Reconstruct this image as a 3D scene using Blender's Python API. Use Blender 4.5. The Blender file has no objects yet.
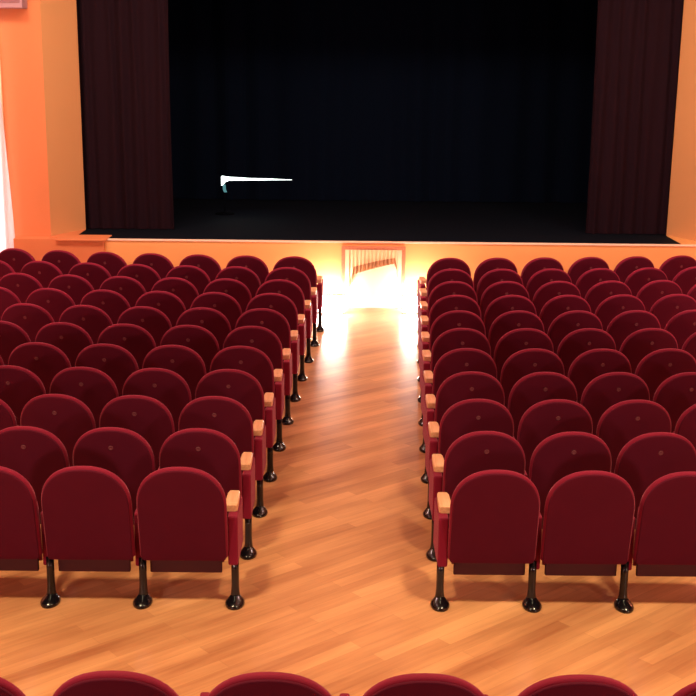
import bpy, bmesh, math, random
from mathutils import Vector, Matrix
random.seed(4)
D = bpy.data
col = bpy.context.scene.collection
PI = math.pi

# ------------------------------------------------------------------ materials
def mat(name, color, rough=0.5, metal=0.0, sheen=0.0, sheen_tint=None, emit=None, strength=0.0,
        bump=None, spec=0.5, coat=0.0, vary=None):
    m = D.materials.new(name); m.use_nodes = True
    nt = m.node_tree; b = nt.nodes['Principled BSDF']
    b.inputs['Base Color'].default_value = (*color, 1)
    b.inputs['Roughness'].default_value = rough
    b.inputs['Metallic'].default_value = metal
    b.inputs['Specular IOR Level'].default_value = spec
    b.inputs['Coat Weight'].default_value = coat
    if sheen:
        b.inputs['Sheen Weight'].default_value = sheen
        b.inputs['Sheen Roughness'].default_value = 0.35
        b.inputs['Sheen Tint'].default_value = (*(sheen_tint or color), 1)
    if emit:
        b.inputs['Emission Color'].default_value = (*emit, 1)
        b.inputs['Emission Strength'].default_value = strength
    tc = nt.nodes.new('ShaderNodeTexCoord')
    if vary:                                        # (scale, amount, second colour)
        n = nt.nodes.new('ShaderNodeTexNoise'); n.inputs['Scale'].default_value = vary[0]
        n.inputs['Detail'].default_value = 4
        nt.links.new(tc.outputs['Object'], n.inputs['Vector'])
        mx = nt.nodes.new('ShaderNodeMix'); mx.data_type = 'RGBA'
        mx.inputs[6].default_value = (*color, 1); mx.inputs[7].default_value = (*vary[2], 1)
        mul = nt.nodes.new('ShaderNodeMath'); mul.operation = 'MULTIPLY'; mul.inputs[1].default_value = vary[1]
        nt.links.new(n.outputs['Fac'], mul.inputs[0]); nt.links.new(mul.outputs[0], mx.inputs[0])
        nt.links.new(mx.outputs[2], b.inputs['Base Color'])
    if bump:
        n = nt.nodes.new('ShaderNodeTexNoise'); n.inputs['Scale'].default_value = bump[0]
        n.inputs['Detail'].default_value = 3
        nt.links.new(tc.outputs['Object'], n.inputs['Vector'])
        bp = nt.nodes.new('ShaderNodeBump'); bp.inputs['Strength'].default_value = bump[1]
        bp.inputs['Distance'].default_value = 0.01
        nt.links.new(n.outputs['Fac'], bp.inputs['Height']); nt.links.new(bp.outputs[0], b.inputs['Normal'])
    return m

def floor_material():
    m = D.materials.new('oak_floor'); m.use_nodes = True
    nt = m.node_tree; L = nt.links; b = nt.nodes['Principled BSDF']
    tc = nt.nodes.new('ShaderNodeTexCoord')
    mp = nt.nodes.new('ShaderNodeMapping'); mp.inputs['Rotation'].default_value = (0, 0, math.radians(-40))
    L.new(tc.outputs['Object'], mp.inputs['Vector'])
    br = nt.nodes.new('ShaderNodeTexBrick')
    br.offset = 0.37
    br.inputs['Color1'].default_value = (0, 0, 0, 1); br.inputs['Color2'].default_value = (1, 1, 1, 1)
    br.inputs['Mortar'].default_value = (0.4, 0.4, 0.4, 1)
    br.inputs['Scale'].default_value = 1; br.inputs['Mortar Size'].default_value = 0.0012
    br.inputs['Mortar Smooth'].default_value = 0.3
    br.inputs['Brick Width'].default_value = 1.1; br.inputs['Row Height'].default_value = 0.095
    L.new(mp.outputs[0], br.inputs['Vector'])
    mp2 = nt.nodes.new('ShaderNodeMapping'); mp2.inputs['Scale'].default_value = (1.2, 14, 1)
    L.new(mp.outputs[0], mp2.inputs['Vector'])
    gr = nt.nodes.new('ShaderNodeTexNoise'); gr.inputs['Scale'].default_value = 2.2; gr.inputs['Detail'].default_value = 6
    L.new(mp2.outputs[0], gr.inputs['Vector'])
    big = nt.nodes.new('ShaderNodeTexNoise'); big.inputs['Scale'].default_value = 1.0; big.inputs['Detail'].default_value = 2
    mp3 = nt.nodes.new('ShaderNodeMapping'); mp3.inputs['Scale'].default_value = (0.5, 3.2, 1)
    L.new(mp.outputs[0], mp3.inputs['Vector']); L.new(mp3.outputs[0], big.inputs['Vector'])
    s1 = nt.nodes.new('ShaderNodeMath'); s1.operation = 'MULTIPLY_ADD'; s1.inputs[1].default_value = 0.20
    L.new(br.outputs['Color'], s1.inputs[0])
    s0 = nt.nodes.new('ShaderNodeMath'); s0.operation = 'MULTIPLY'; s0.inputs[1].default_value = 0.35
    L.new(gr.outputs['Fac'], s0.inputs[0]); L.new(s0.outputs[0], s1.inputs[2])
    s2 = nt.nodes.new('ShaderNodeMath'); s2.operation = 'MULTIPLY_ADD'; s2.inputs[1].default_value = 0.90
    L.new(big.outputs['Fac'], s2.inputs[0]); L.new(s1.outputs[0], s2.inputs[2])
    rp = nt.nodes.new('ShaderNodeValToRGB')
    rp.color_ramp.elements[0].position = 0.40; rp.color_ramp.elements[0].color = (0.30, 0.098, 0.042, 1)
    rp.color_ramp.elements[1].position = 1.0; rp.color_ramp.elements[1].color = (0.76, 0.385, 0.175, 1)
    L.new(s2.outputs[0], rp.inputs[0])
    mo = nt.nodes.new('ShaderNodeMix'); mo.data_type = 'RGBA'; mo.inputs[7].default_value = (0.25, 0.10, 0.04, 1)
    sc = nt.nodes.new('ShaderNodeMath'); sc.operation = 'MULTIPLY'; sc.inputs[1].default_value = 0.45
    L.new(br.outputs['Fac'], sc.inputs[0]); L.new(sc.outputs[0], mo.inputs[0]); L.new(rp.outputs[0], mo.inputs[6])
    L.new(mo.outputs[2], b.inputs['Base Color'])
    b.inputs['Roughness'].default_value = 0.30
    b.inputs['Specular IOR Level'].default_value = 0.5
    bp = nt.nodes.new('ShaderNodeBump'); bp.inputs['Strength'].default_value = 0.12; bp.inputs['Distance'].default_value = 0.004
    L.new(gr.outputs['Fac'], bp.inputs['Height']); L.new(bp.outputs[0], b.inputs['Normal'])
    return m

def wood_material(name, c1, c2, rough=0.4):
    m = D.materials.new(name); m.use_nodes = True
    nt = m.node_tree; L = nt.links; b = nt.nodes['Principled BSDF']
    tc = nt.nodes.new('ShaderNodeTexCoord'); mp = nt.nodes.new('ShaderNodeMapping')
    mp.inputs['Scale'].default_value = (60, 4, 60)
    n = nt.nodes.new('ShaderNodeTexNoise'); n.inputs['Scale'].default_value = 1; n.inputs['Detail'].default_value = 4
    rp = nt.nodes.new('ShaderNodeValToRGB')
    rp.color_ramp.elements[0].color = (*c1, 1); rp.color_ramp.elements[1].color = (*c2, 1)
    rp.color_ramp.elements[0].position = .3; rp.color_ramp.elements[1].position = .7
    L.new(tc.outputs['Object'], mp.inputs[0]); L.new(mp.outputs[0], n.inputs[0]); L.new(n.outputs[0], rp.inputs[0])
    L.new(rp.outputs[0], b.inputs['Base Color']); b.inputs['Roughness'].default_value = rough
    return m

RED = (0.21, 0.007, 0.032)
M = dict(
    floor=floor_material(),
    velvet=mat('red_velvet', RED, 0.75, sheen=0.40, sheen_tint=(1.0, 0.36, 0.46), bump=(900, 0.15), spec=0.15,
               vary=(9, 0.5, (0.16, 0.006, 0.018))),
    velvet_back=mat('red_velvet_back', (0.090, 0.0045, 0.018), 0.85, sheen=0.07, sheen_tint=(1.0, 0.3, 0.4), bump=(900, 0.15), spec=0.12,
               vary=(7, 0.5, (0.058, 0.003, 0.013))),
    under=mat('seat_underside', (0.055, 0.004, 0.008), 0.8, bump=(300, 0.1)),
    wood=wood_material('beech_armrest', (0.62, 0.30, 0.15), (0.78, 0.43, 0.24)),
    black=mat('black_enamel', (0.003, 0.003, 0.005), 0.22, spec=0.35, coat=0.35, bump=(40, 0.02)),
    badge=mat('badge_thread', (0.15, 0.028, 0.04), 0.6, bump=(400, 0.2)),
    orange=mat('orange_plaster', (0.70, 0.235, 0.085), 0.75, bump=(25, 0.06), vary=(1.5, 0.35, (0.65, 0.20, 0.07))),
    ochre=mat('ochre_plaster', (0.62, 0.31, 0.12), 0.75, bump=(25, 0.06), vary=(1.5, 0.35, (0.58, 0.28, 0.10))),
    apricot=mat('apricot_stage_front', (0.88, 0.44, 0.145), 0.65, bump=(25, 0.05), vary=(2, 0.3, (0.86, 0.40, 0.125))),
    ledge=mat('ledge_stone', (0.94, 0.70, 0.52), 0.5, bump=(30, 0.05)),
    hallwall=mat('hall_plaster', (0.75, 0.36, 0.20), 0.8, bump=(20, 0.05)),
    ceiling=mat('ceiling_plaster', (0.75, 0.62, 0.52), 0.85, bump=(20, 0.05)),
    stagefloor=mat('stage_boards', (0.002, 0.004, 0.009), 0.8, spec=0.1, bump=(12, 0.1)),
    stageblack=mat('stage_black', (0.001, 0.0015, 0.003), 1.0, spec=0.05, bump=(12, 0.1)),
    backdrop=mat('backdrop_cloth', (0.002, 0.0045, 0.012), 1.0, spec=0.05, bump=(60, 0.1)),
    drape=mat('maroon_drape', (0.012, 0.004, 0.0075), 0.95, spec=0.1, bump=(80, 0.1)),
    lamp_glow=mat('lamp_diffuser', (0.9, 0.9, 0.9), 0.4, emit=(1.0, 0.92, 0.86), strength=85, bump=(50, 0.02)),
    lamp_case=mat('lamp_case', (0.65, 0.62, 0.58), 0.4, bump=(50, 0.05)),
    led=mat('stage_tube', (0.8, 0.9, 0.9), 0.4, emit=(0.86, 1.0, 0.97), strength=3.2, bump=(50, 0.02)),
    teal=mat('stage_tube_hook', (0.03, 0.10, 0.12), 0.4, emit=(0.12, 0.42, 0.46), strength=0.5, bump=(50, 0.02)),
    cream=mat('cream_panel', (0.86, 0.72, 0.50), 0.6, bump=(40, 0.05)),
    pelmet=mat('cream_pleated_cloth', (0.80, 0.60, 0.34), 0.85, bump=(200, 0.1)),
    hem=mat('tan_hem', (0.42, 0.20, 0.085), 0.8, bump=(200, 0.1)),
    frame=wood_material('rosewood_frame', (0.50, 0.16, 0.08), (0.62, 0.24, 0.13)),
    jamb=mat('pale_jamb', (0.88, 0.66, 0.40), 0.5, bump=(40, 0.04)),
    sheer=mat('white_sheer', (0.92, 0.86, 0.86), 0.9, bump=(200, 0.05)),
    pane=mat('glow_pane', (0.8, 0.8, 0.85), 0.1, emit=(1.0, 0.93, 0.95), strength=4.0, bump=(3, 0.01)),  # added glow that lights the white curtain from behind
    mauve=mat('mauve_casing', (0.42, 0.25, 0.29), 0.6, bump=(80, 0.1)),
    grille=mat('speaker_grille', (0.30, 0.14, 0.16), 0.7, bump=(400, 0.3)),
    bulb=mat('sconce_glass', (0.9, 0.85, 0.8), 0.3, emit=(1.0, 0.78, 0.58), strength=8, bump=(50, 0.02)),
)

nt = M['sheer'].node_tree
tr = nt.nodes.new('ShaderNodeBsdfTranslucent'); tr.inputs[0].default_value = (0.95, 0.85, 0.86, 1)
ms = nt.nodes.new('ShaderNodeMixShader'); ms.inputs[0].default_value = 0.5
nt.links.new(nt.nodes['Principled BSDF'].outputs[0], ms.inputs[1]); nt.links.new(tr.outputs[0], ms.inputs[2])
nt.links.new(ms.outputs[0], nt.nodes['Material Output'].inputs[0])

# ------------------------------------------------------------------ helpers
def obj(name, bm, m, parent=None, smooth=False):
    bmesh.ops.recalc_face_normals(bm, faces=bm.faces)
    me = D.meshes.new(name); bm.to_mesh(me); bm.free()
    me.materials.append(m)
    if smooth:
        for p in me.polygons: p.use_smooth = True
    o = D.objects.new(name, me); col.objects.link(o)
    if parent: o.parent = parent
    return o
def thing(name, label, cat, loc=(0, 0, 0), rz=0, group=None):
    o = D.objects.new(name, None); o.empty_display_size = 0.1; col.objects.link(o)
    o.location = loc; o.rotation_euler = (0, 0, rz); o['label'] = label; o['category'] = cat
    if group: o['group'] = group
    return o
def tag(o, label, cat, group=None):
    o['label'] = label; o['category'] = cat
    if group: o['group'] = group
    return o
def struct(name, bm, m, parent=None):
    o = obj(name, bm, m, parent)
    if not parent: o['kind'] = 'structure'
    return o
def box(x0, x1, y0, y1, z0, z1, bev=0, seg=2, bm=None):
    b2 = bmesh.new()
    bmesh.ops.create_cube(b2, size=1)
    for v in b2.verts:
        v.co = Vector(((x0+x1)/2 + v.co.x*(x1-x0), (y0+y1)/2 + v.co.y*(y1-y0), (z0+z1)/2 + v.co.z*(z1-z0)))
    if bev: bmesh.ops.bevel(b2, geom=b2.edges[:], offset=bev, segments=seg, affect='EDGES', profile=0.5)
    if bm is None: return b2
    me = D.meshes.new('t'); b2.to_mesh(me); b2.free(); bm.from_mesh(me); D.meshes.remove(me)
    return bm
def loops(rings, cap=True, bm=None):
    """skin a list of equal-length closed rings of points"""
    bm = bm or bmesh.new()
    R = [[bm.verts.new(p) for p in r] for r in rings]
    n = len(R[0])
    for a, b in zip(R, R[1:]):
        for i in range(n):
            bm.faces.new((a[i], a[(i+1) % n], b[(i+1) % n], b[i]))
    if cap: bm.faces.new(R[0][::-1]); bm.faces.new(R[-1])
    return bm
def ellipse(cx, cy, z, rx, ry, n=16):
    return [(cx+rx*math.cos(2*PI*i/n), cy+ry*math.sin(2*PI*i/n), z) for i in range(n)]

# ------------------------------------------------------------------ the theatre seat (faces +Y, the aisle standard on side s)
PITCH = 0.55
LEAN = 0.19
def arch(w, z0, ztop, h, n=12, r=0.03):
    """outline in (x,z): rounded arch of half width w, lower corners rounded by r"""
    pts = []
    for i in range(4): a = PI + i/3*PI/2; pts.append((-w+r+r*math.cos(a), z0+r+r*math.sin(a)))
    for i in range(4): a = 1.5*PI + i/3*PI/2; pts.append((w-r+r*math.cos(a), z0+r+r*math.sin(a)))
    zc = ztop-h
    k = 2.0/2.25
    pts.append((w*1.0, z0+(zc-z0)*.5))
    for i in range(2*n+1):
        a = PI*i/(2*n)
        c, s = math.cos(a), math.sin(a)
        pts.append((math.copysign(abs(c)**k, c)*w, zc+abs(s)**k*h))
    pts.append((-w, z0+(zc-z0)*.5))
    return pts
def leany(z): return 0.0 - LEAN*(z-0.25)
def bowed(x): return 0.018*(x/0.26)**2          # the back is slightly bowed: its middle stands a little to the rear
def ring(pts, scale, dy, cz):
    out = []
    for x, z in pts:
        X = x*scale; Z = cz+(z-cz)*scale
        out.append((X, leany(Z)+dy+bowed(X), Z))
    return out
def slab(name, w, z0, z1, h, y_front, y_back, m, parent, e=0.016, r=0.03, fill=True):
    pts = arch(w, z0, z1, h, r=r); cz = (z0+z1)/2
    def ins(k): return 1-k/w
    prof = []
    for i in range(5):
        a = i/4*PI/2
        prof.append((ins(e*(1-math.sin(a))), y_back + e*(1-math.cos(a))))
    prof2 = []
    for i in range(5):
        a = i/4*PI/2
        prof2.append((ins(e*(1-math.cos(a))), y_front - e*(1-math.sin(a))))
    rings = []
    for k in (0.25, 0.6, 0.88): rings.append(ring(pts, k*ins(e), y_back - 0.004*(1-k), cz))
    rings += [ring(pts, s, y, cz) for s, y in prof + prof2]
    for k in (0.8, 0.5, 0.2): rings.append(ring(pts, k*ins(e), y_front + 0.02*(1-k), cz))
    return obj(name, loops(rings), m, parent, smooth=True)

def make_seat(s, badge=True, end=False):
    t = thing('theatre_seat', '', 'seat')
    # front cushion, wider than the rear panel: its edge shows as a rim round the back
    slab('backrest', 0.261, 0.290, 0.902, 0.26, 0.036, -0.018, M['velvet'], t, e=0.022, r=0.02)
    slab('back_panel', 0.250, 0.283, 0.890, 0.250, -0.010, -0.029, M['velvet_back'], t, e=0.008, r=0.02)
    if badge:
        z = 0.770
        bm = loops([[(x, leany(zz)-0.030-dd, zz) for x, y, zz in
                     [(a, 0, z+b) for a, b in [(r*math.cos(q*PI/8), r*math.sin(q*PI/8)) for q in range(16)]]]
                    for r, dd in ((0.016, 0.0), (0.015, 0.003), (0.010, 0.004), (0.009, 0.0025), (0.004, 0.0025))])
        obj('badge', bm, M['badge'], t, smooth=True)
    # seat folded up against the backrest
    sw = 0.222
    rings = []
    for (y, z, th) in ((0.150, 0.205, 0.018), (0.135, 0.215, 0.040), (0.128, 0.27, 0.058), (0.118, 0.40, 0.062), (0.106, 0.55, 0.050), (0.10, 0.60, 0.022)):
        rr = []
        for (x, k) in ((-sw, .5), (-sw+.02, 1), (0, 1.12), (sw-.02, 1), (sw, .5)): rr.append((x, y+th*k, z))
        for (x, k) in ((sw, -.5), (sw-.02, -.9), (0, -.9), (-sw+.02, -.9), (-sw, -.5)): rr.append((x, y+th*k*.6, z))
        rings.append(rr)
    cu = obj('seat_cushion', loops(rings), M['velvet'], t, smooth=True)
    obj('seat_pan', box(-0.215, 0.215, 0.075, 0.105, 0.165, 0.50, 0.006), M['under'], t)
    # standard on the aisle side; the backs meet over the legs, the armrest sits a little inboard
    X = s*(PITCH/2 + 0.022)
    XA = s*(PITCH/2 - 0.002) if end else X
    XP = s*(PITCH/2 + 0.014) if end else s*PITCH/2
    pw, py = (0.030, 0.0) if end else (0.022, 0.038)
    obj('side_panel', box(XP-pw, XP+pw, py, 0.36, 0.247 if end else 0.218, 0.555, 0.012, 3), M['velvet'], t)
    wd, y0, y1, dz = (1.0, 0.0, 0.0, 0.0) if end else (0.42, 0.03, -0.10, -0.012)
    rings = []
    for (y, hw, z0, z1) in ((0.084+y0, 0.032, 0.556, 0.594), (0.100+y0, 0.038, 0.549, 0.602), (0.17+y0, 0.038, 0.555, 0.604), (0.29+y1, 0.036, 0.560, 0.602), (0.33+y1, 0.031, 0.562, 0.596), (0.345+y1, 0.020, 0.570, 0.588)):
        c = 0.006; hw *= wd; z0 += dz; z1 += dz
        rings.append([(XA-hw, y, z0+c), (XA-hw+c, y, z0), (XA+hw-c, y, z0), (XA+hw, y, z0+c), (XA+hw, y, z1-c), (XA+hw-c, y, z1), (XA-hw+c, y, z1), (XA-hw, y, z1-c)])
    obj('armrest', loops(rings), M['wood'], t)
    leg = obj('leg', loops([ellipse(X, cy, z, rx, ry) for z, rx, ry, cy in ((0.03, .032, .036, .034), (0.06, .026, .030, .036), (0.10, .023, .028, .038), (0.20, .023, .028, .040), (0.278, .023, .028, .042))]), M['black'], t, smooth=True)
    obj('foot', loops([ellipse(X, cy, z, rx, ry, 20) for z, rx, ry, cy in ((0, .056, .085, 0), (0.012, .058, .087, 0), (0.022, .052, .080, 0), (0.034, .040, .062, .010), (0.046, .028, .042, .024), (0.055, .010, .014, .034))]), M['black'], leg, smooth=True)
    return t
def copy_tree(o, parent=None):
    c = o.copy(); col.objects.link(c)
    if parent: c.parent = parent
    for ch in list(o.children): copy_tree(ch, c)
    return c

# camera model, also used to leave out seats wholly outside the frame
CF, CH, CT, CY, CR = 1200.0, 3.2221, 0.2441, 0.0055, 0.0111
c, s = math.cos(CY), math.sin(CY)
right = Vector((c, -s, 0)); fwh = Vector((s, c, 0))
fw = math.cos(CT)*fwh + Vector((0, 0, -math.sin(CT))); up = math.sin(CT)*fwh + Vector((0, 0, math.cos(CT)))
right2 = math.cos(CR)*right + math.sin(CR)*up; up2 = math.cos(CR)*up - math.sin(CR)*right
def px(x, y, z):
    d = Vector((x, y, z-CH)); w = d.dot(fw)
    return 348+CF*d.dot(right2)/w, 348-CF*d.dot(up2)/w

ORD = ['first', 'second', 'third', 'fourth', 'fifth', 'sixth', 'seventh', 'eighth', 'ninth', 'tenth', 'eleventh']
def row_words(k):
    n = 10-k
    if k == 0: return 'nearest full row'
    if k == 10: return 'row closest to the stage'
    return ORD[n]+' row from the stage'
def col_words(i): return 'right at the aisle' if i == 0 else ORD[i]+' from the aisle'
BLOCK = {'L': (-1, -0.6177, 0.0246, 0.213, 0.171, -0.019, 0.096), 'R': (1, 0.5986, 0.0225, 0.183, 0.238, -0.085, 0.079)}
protos = {}
for blk, side, where in (('L', 1, 'left'), ('R', -1, 'right')):
    for b in (False, True):
        for e in (False, True): protos[blk, b, e] = [make_seat(side, b, e), False]
def place(blk, badge, end, loc, rz, label, group):
    p = protos[blk, badge, end]
    if not p[1]: o = p[0]; p[1] = True
    else: o = copy_tree(p[0])
    o.location = loc; o.rotation_euler = (0, 0, rz); o['label'] = label; o['group'] = group
    return o
nseat = 0
for blk in 'LR':
    sg, X0, cv, q0, q1, q2, q3 = BLOCK[blk]
    where = 'left' if blk == 'L' else 'right'
    for k in range(11):
        fr = k/10
        xm = X0+q0*fr+q1*fr*fr+q2*fr**3
        for i in range(9):
            x = xm+sg*(PITCH*(i+.5)+0.026)
            y = 6.585+0.709*k+q3*fr+cv*fr*x*x
            u = px(x-sg*0.0, y-0.12, 0.75)
            e = px(x-sg*0.26, y-0.12, 0.60)
            if not (2 < e[0] < 694): continue
            slope = 2*cv*fr*x
            lab = 'red plush seat %s of the aisle, %s, %s' % (where, row_words(k), col_words(i))
            place(blk, k > 0, i == 0, (x, y, 0), math.atan(slope), lab, 'theatre seats in the %s block' % where)
            nseat += 1
# the row at the bottom edge of the picture, on the raised step
NR = ['leftmost rounded top, cut off by the left edge', 'second rounded top from the left', 'third rounded top from the left',
      'fourth rounded top from the left', 'fifth rounded top from the left', 'rightmost rounded top, cut off by the right edge']
for i in range(6):
    x = -1.375+0.563*i
    place('L', False, False, (x, 4.02, 0.140), 0,
          'red plush seat on near step, '+NR[i], 'theatre seats in the row on the near step')
for k_, p in protos.items():
    if not p[1]:
        for ch in list(p[0].children_recursive): D.objects.remove(ch)
        D.objects.remove(p[0])

# ------------------------------------------------------------------ hall
YS, ZS = 15.10, 0.855          # stage front and stage height
XW0, XW1 = -5.4, 5.6
struct('floor', box(XW0, XW1, -4, YS+0.1, -0.1, 0), M['floor'])
struct('floor_step', box(XW0, XW1, -4, 4.62, 0.0, 0.140), M['floor'])
struct('wall_left', box(XW0-0.2, XW0, -4, 15.3, -0.1, 5.4), M['hallwall'])
struct('wall_right', box(XW1, XW1+0.2, -4, 15.3, -0.1, 5.4), M['hallwall'])
struct('wall_back', box(XW0-0.2, XW1+0.2, -4.2, -4, -0.1, 5.4), M['hallwall'])
struct('ceiling', box(XW0-0.2, XW1+0.2, -4.2, 15.3, 5.4, 5.6), M['ceiling'])
# stage front with its lip, opening for the hatch left as a shallow recess frame on top
struct('wall_stage_front', box(-3.02, XW1, YS, YS+0.12, 0, ZS-0.02), M['apricot'])
struct('trim_1', box(-3.02, XW1, YS-0.015, YS+0.05, ZS-0.02, ZS, 0.004), M['ledge'])
# proscenium wall: flat outer part and splayed inner strips
PL, PR, YP = -3.42, 4.32, 15.88
struct('wall_proscenium_left', box(XW0-0.2, PL-0.32, 15.30, 15.9, -0.1, 5.6), M['orange'])
struct('wall_proscenium_right', box(PR+0.32, XW1+0.2, 15.30, 15.9, -0.1, 5.6), M['orange'])
struct('wall_proscenium_top', box(PL-0.32, PR+0.32, 15.30, 15.9, 4.35, 5.6), M['orange'])
for nm, xa, xb in (('trim_2', PL-0.32, PL), ('trim_3', PR+0.32, PR)):
    struct(nm, loops([[(xa, 15.30, z), (xb, YP, z), (xb, 15.9, z), (xa, 15.9, z)] for z in (0.5, 4.35)]), M['ochre'])
# pier under the left strip with its projecting ledge
struct('wall_pier_left', box(-4.16, -3.02, YS-0.04, 15.30, 0, ZS-0.018), M['orange'])
struct('trim_4', box(-3.62, -2.98, YS-0.09, 15.40, ZS-0.018, ZS+0.006, 0.006), M['orange'])
struct('trim_5', box(-4.16, -3.62, YS-0.04, 15.30, ZS-0.018, ZS-0.005), M['orange'])
struct('trim_6', box(PL-0.31, PL+0.0, YS+0.05, 15.88, ZS-0.03, ZS+0.004), M['orange'])
struct('trim_7', box(PR+0.0, XW1, YS+0.04, 15.88, ZS-0.03, ZS+0.004), M['apricot'])
# stage house
struct('floor_stage', box(-5.5, 6.3, 15.9, 20.6, ZS-0.13, ZS-0.005, bm=box(PL-0.31, PR+0.31, YS+0.05, 15.9, ZS-0.13, ZS-0.005)), M['stagefloor'])
struct('wall_stage_left', box(-5.7, -5.5, 15.9, 20.6, 0, 6.5), M['stageblack'])
struct('wall_stage_right', box(6.3, 6.5, 15.9, 20.6, 0, 6.5), M['stageblack'])
struct('wall_stage_back', box(-5.7, 6.5, 20.4, 20.6, 0, 6.5), M['stageblack'])
struct('ceiling_stage', box(-5.7, 6.5, 15.9, 20.6, 6.5, 6.7), M['stageblack'])

def drape(name, x0, x1, y, z0, z1, pleat, amp, m, th=0.012, parent=None, narrow=0):
    n = int((x1-x0)/pleat*10); bm = bmesh.new()
    def row(z, dy, k):
        r = []
        for i in range(n+1):
            x = x0+(x1-x0)*i/n*(1-narrow*(z-z0)/(z1-z0)); ph = 2*PI*(x-x0)/pleat
            a = amp*(1+0.35*math.sin(ph*0.31+1)+0.2*math.sin(ph*0.17))*k
            r.append((x+0.012*math.sin(ph*.5+z), y+dy+a*math.sin(ph+0.25*math.sin(z*1.3+ph*.2)), z))
        return r
    rings = []
    N = 8
    for j in range(N+1):
        z = z0+(z1-z0)*j/N; k = 1-0.25*j/N
        rings.append(row(z, -th/2, k)+row(z, th/2, k)[::-1])
    return obj(name, loops(rings, bm=bm), m, parent, smooth=False)
tag(drape('stage_curtain', -3.96, -2.26, 15.99, ZS+0.002, 5.2, 0.16, 0.022, M['drape']), 'dark maroon pleated curtain hanging at left side of the stage opening', 'curtain', 'wing curtains')
tag(drape('stage_curtain', 3.25, 4.85, 15.99, ZS+0.002, 5.2, 0.16, 0.022, M['drape']), 'dark maroon pleated curtain hanging at right side of the stage opening', 'curtain', 'wing curtains')
tag(drape('backdrop', -5.2, 6.1, 19.3, ZS+0.005, 6.2, 0.5, 0.04, M['backdrop']), 'near-black navy cloth backdrop across the back of the stage', 'backdrop')

# slim glowing stage light
t = thing('stage_light', 'white glowing wedge-shaped light bar standing in the dark stage', 'light', (-1.78, 17.6, ZS-0.005))
def put(o): return o
def wedge():
    rings = []
    for x, zt, zb, d in ((0, .062, -.070, .022), (.02, .066, -.066, .03), (.06, .058, -.020, .03), (.12, .052, .004, .026), (.40, .038, .008, .02), (.70, .034, .014, .014), (1.03, .022, .018, .005)):
        rings.append([(x, -d, zb), (x, d, zb), (x, d, zt), (x, -d, zt)])
    return loops(rings)
LB_Z = 0.49
o = obj('light_bar', wedge(), M['led'], t, True); o.location = (0, 0, LB_Z)
o = obj('hook', loops([[(x-.012, -.012, z), (x+.03, -.012, z), (x+.03, .012, z), (x-.012, .012, z)] for x, z in ((.05, -.17), (.035, -.13), (.03, -.06))]), M['teal'], t); o.location = (0, 0, LB_Z)
obj('stand', loops([ellipse(.045, 0, z, r, r) for z, r in ((0, .14), (.012, .14), (.02, .03), (.04, .012), (.33, .012))]), M['stageblack'], t, True)

# hatch in the stage front
hx0, hx1 = -0.012, 0.800
t = thing('stage_hatch', 'cream hatch with pleated pelmet set in the stage front at the aisle end', 'hatch', (0, YS, 0))
fr = box(hx0, hx1, -0.035, 0.0, 0.755, 0.80, 0.004)
box(hx0, hx0+0.045, -0.030, 0.0, 0.0, 0.755, 0.004, bm=fr); box(hx1-0.045, hx1, -0.030, 0.0, 0.0, 0.755, 0.004, bm=fr)
obj('frame', fr, M['frame'], t)
obj('jamb', box(hx0+0.045, hx0+0.10, -0.024, -0.001, 0.0, 0.755, 0.004), M['jamb'], t)
obj('jamb', box(hx1-0.10, hx1-0.045, -0.024, -0.001, 0.0, 0.755, 0.004), M['jamb'], t)
obj('panel', box(hx0+0.10, hx1-0.10, -0.010, -0.001, 0.0, 0.755), M['cream'], t)
def pelmet(hem=False):
    n = 120; x0, x1 = hx0+0.105, hx1-0.105
    def low(u):
        zl = 0.42+0.17*u+0.012*math.sin(u*PI)
        if u < 0.08: zl -= 0.16*(1-u/0.08)**0.7
        if u > 0.95: zl -= 0.10*((u-0.95)/0.05)**0.8
        return zl
    rings = []
    for j in range(7):
        f = j/6; fr_, bk = [], []
        for i in range(n+1):
            u = i/n; x = x0+(x1-x0)*u; zl = low(u)
            w = 0.10-0.03*u
            z = (zl+w*f) if hem else (zl+(0.753-zl)*f)
            yy = -0.040+0.011*math.sin(2*PI*u*13)*(1-(0 if hem else .3*f)) - (0.006 if hem else 0)
            fr_.append((x, yy, z)); bk.append((x, yy+0.006, z))
        rings.append(fr_+bk[::-1])
    return loops(rings)
pl = obj('pelmet', pelmet(), M['pelmet'], t)
obj('hem', pelmet(True), M['hem'], pl)

# two bright lamps on the floor at the foot of the stage
for i, (x0, x1, lab) in enumerate(((-0.34, 0.045, 'glaring white floor lamp left of the hatch at the foot of the stage'),
                                   (0.755, 1.12, 'glaring white floor lamp right of the hatch at the foot of the stage'))):
    xc = (x0+x1)/2; w = (x1-x0)/2
    t = thing('floor_lamp', lab, 'lamp', (xc, YS-0.30, 0), 0, 'floor lamps at the foot of the stage')
    cs = box(-w, w, -0.075, 0.075, 0, 0.02, 0.005)
    box(-w, -w+0.010, -0.05, 0.075, 0.02, 0.226, 0.003, bm=cs); box(w-0.010, w, -0.05, 0.075, 0.02, 0.226, 0.003, bm=cs)
    box(-w, w, -0.050, 0.052, 0.222, 0.230, 0.003, bm=cs)
    obj('housing', cs, M['lamp_case'], t)
    prof = [(-0.055, 0.022), (-0.062, 0.06), (-0.065, 0.13), (-0.062, 0.19), (-0.055, 0.222), (0.055, 0.222), (0.062, 0.19), (0.065, 0.13), (0.062, 0.06), (0.055, 0.022)]
    obj('diffuser', loops([[(x, y, z) for y, z in prof] for x in (-w+0.012, w-0.012)]), M['lamp_glow'], t, False)

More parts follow.
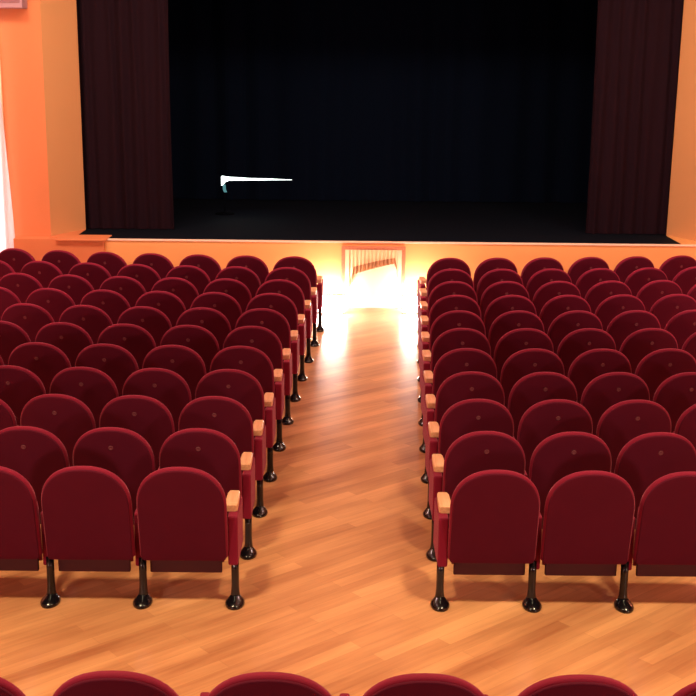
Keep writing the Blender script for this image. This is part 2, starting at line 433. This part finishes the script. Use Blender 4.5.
# far left: white curtain, brightened by an added glowing pane behind it; loudspeaker above
wl = struct('backlight_frame', box(-5.15, -4.26, 15.262, 15.298, 0.30, 3.9, 0.006), M['jamb'])
struct('backlight_pane', box(-5.10, -4.28, 15.250, 15.262, 0.35, 3.85), M['pane'], wl)
tag(drape('white_curtain', -5.22, -4.17, 15.19, 0.25, 3.62, 0.10, 0.02, M['sheer'], 0.006, narrow=0.12), 'bright white curtain at the left edge beside the orange wall', 'curtain')
t = thing('loudspeaker', 'mauve box loudspeaker fixed high on the orange wall at top left', 'speaker', (-4.30, 15.30, 3.66))
obj('cabinet', box(-0.36, 0.41, -0.26, 0.0, 0.0, 0.55, 0.012), M['mauve'], t)
obj('grille', box(-0.33, 0.38, -0.268, -0.258, 0.06, 0.52, 0.002), M['grille'], t)

# ------------------------------------------------------------------ lights
def area(name, loc, target, size, power, color=(1, .8, .62), sy=None, spread=PI):
    l = D.lights.new(name, 'AREA'); l.energy = power; l.color = color; l.size = size
    if sy: l.shape = 'RECTANGLE'; l.size_y = sy
    l.spread = spread
    o = D.objects.new(name, l); col.objects.link(o); o.location = loc
    o.rotation_euler = (Vector(target)-Vector(loc)).to_track_quat('-Z', 'Y').to_euler()
    return o
# ceiling fittings over the front of the hall washing the proscenium
for x in (-4, -1.3, 1.4, 4.1):
    area('ceiling_wash', (x, 12.6, 5.3), (x, 15.4, 1.6), 0.5, 72, (1, .80, .58))
# low sconces on the side walls behind the camera
area('side_light', (-4.6, 1.2, 1.9), (-0.6, 7.0, 0.5), 0.3, 105, (1, .72, .62))
area('side_light', (4.8, 1.2, 1.9), (0.6, 7.0, 0.5), 0.3, 105, (1, .72, .62))
# reddish lights added out of view to brighten outer seat backs near the stage
area('side_light', (-5.3, 9.6, 2.2), (-3.0, 13.6, 0.8), 0.3, 75, (1, .55, .50))
area('side_light', (5.5, 9.6, 2.2), (3.2, 13.6, 0.8), 0.3, 95, (1, .55, .50))
# hall ceiling lamps, yellower over the cross aisle, rosier over the seats
for x in (-2.0, 2.1):
    area('ceiling_lamp', (x, 5.1, 5.3), (x, 5.1, 0), 0.5, 104, (1, .80, .47), spread=math.radians(110))
for x in (-2.4, 2.6):
    area('ceiling_lamp', (x, 8.6, 5.3), (x, 8.6, 0), 0.8, 24, (1, .56, .56))
    area('ceiling_lamp', (x, 12.0, 5.3), (x, 12.0, 0), 0.8, 85, (1, .64, .62))

W = D.worlds.new('World'); bpy.context.scene.world = W; W.use_nodes = True
W.node_tree.nodes['Background'].inputs[0].default_value = (0.02, 0.012, 0.01, 1)

# ------------------------------------------------------------------ camera
cam = D.cameras.new('Camera'); cam.sensor_width = 36; cam.lens = 36*CF/696; cam.clip_end = 100
co = D.objects.new('Camera', cam); col.objects.link(co)
R = Matrix((right2, up2, -fw)).transposed()
co.matrix_world = Matrix.Translation((0, 0, CH)) @ R.to_4x4()
sc = bpy.context.scene; sc.camera = co
sc.view_settings.view_transform = 'Standard'; sc.view_settings.look = 'None'
sc.view_settings.gamma = 1; sc.view_settings.use_curve_mapping = False
sc.view_settings.exposure = 0.0
print('seats', nseat)
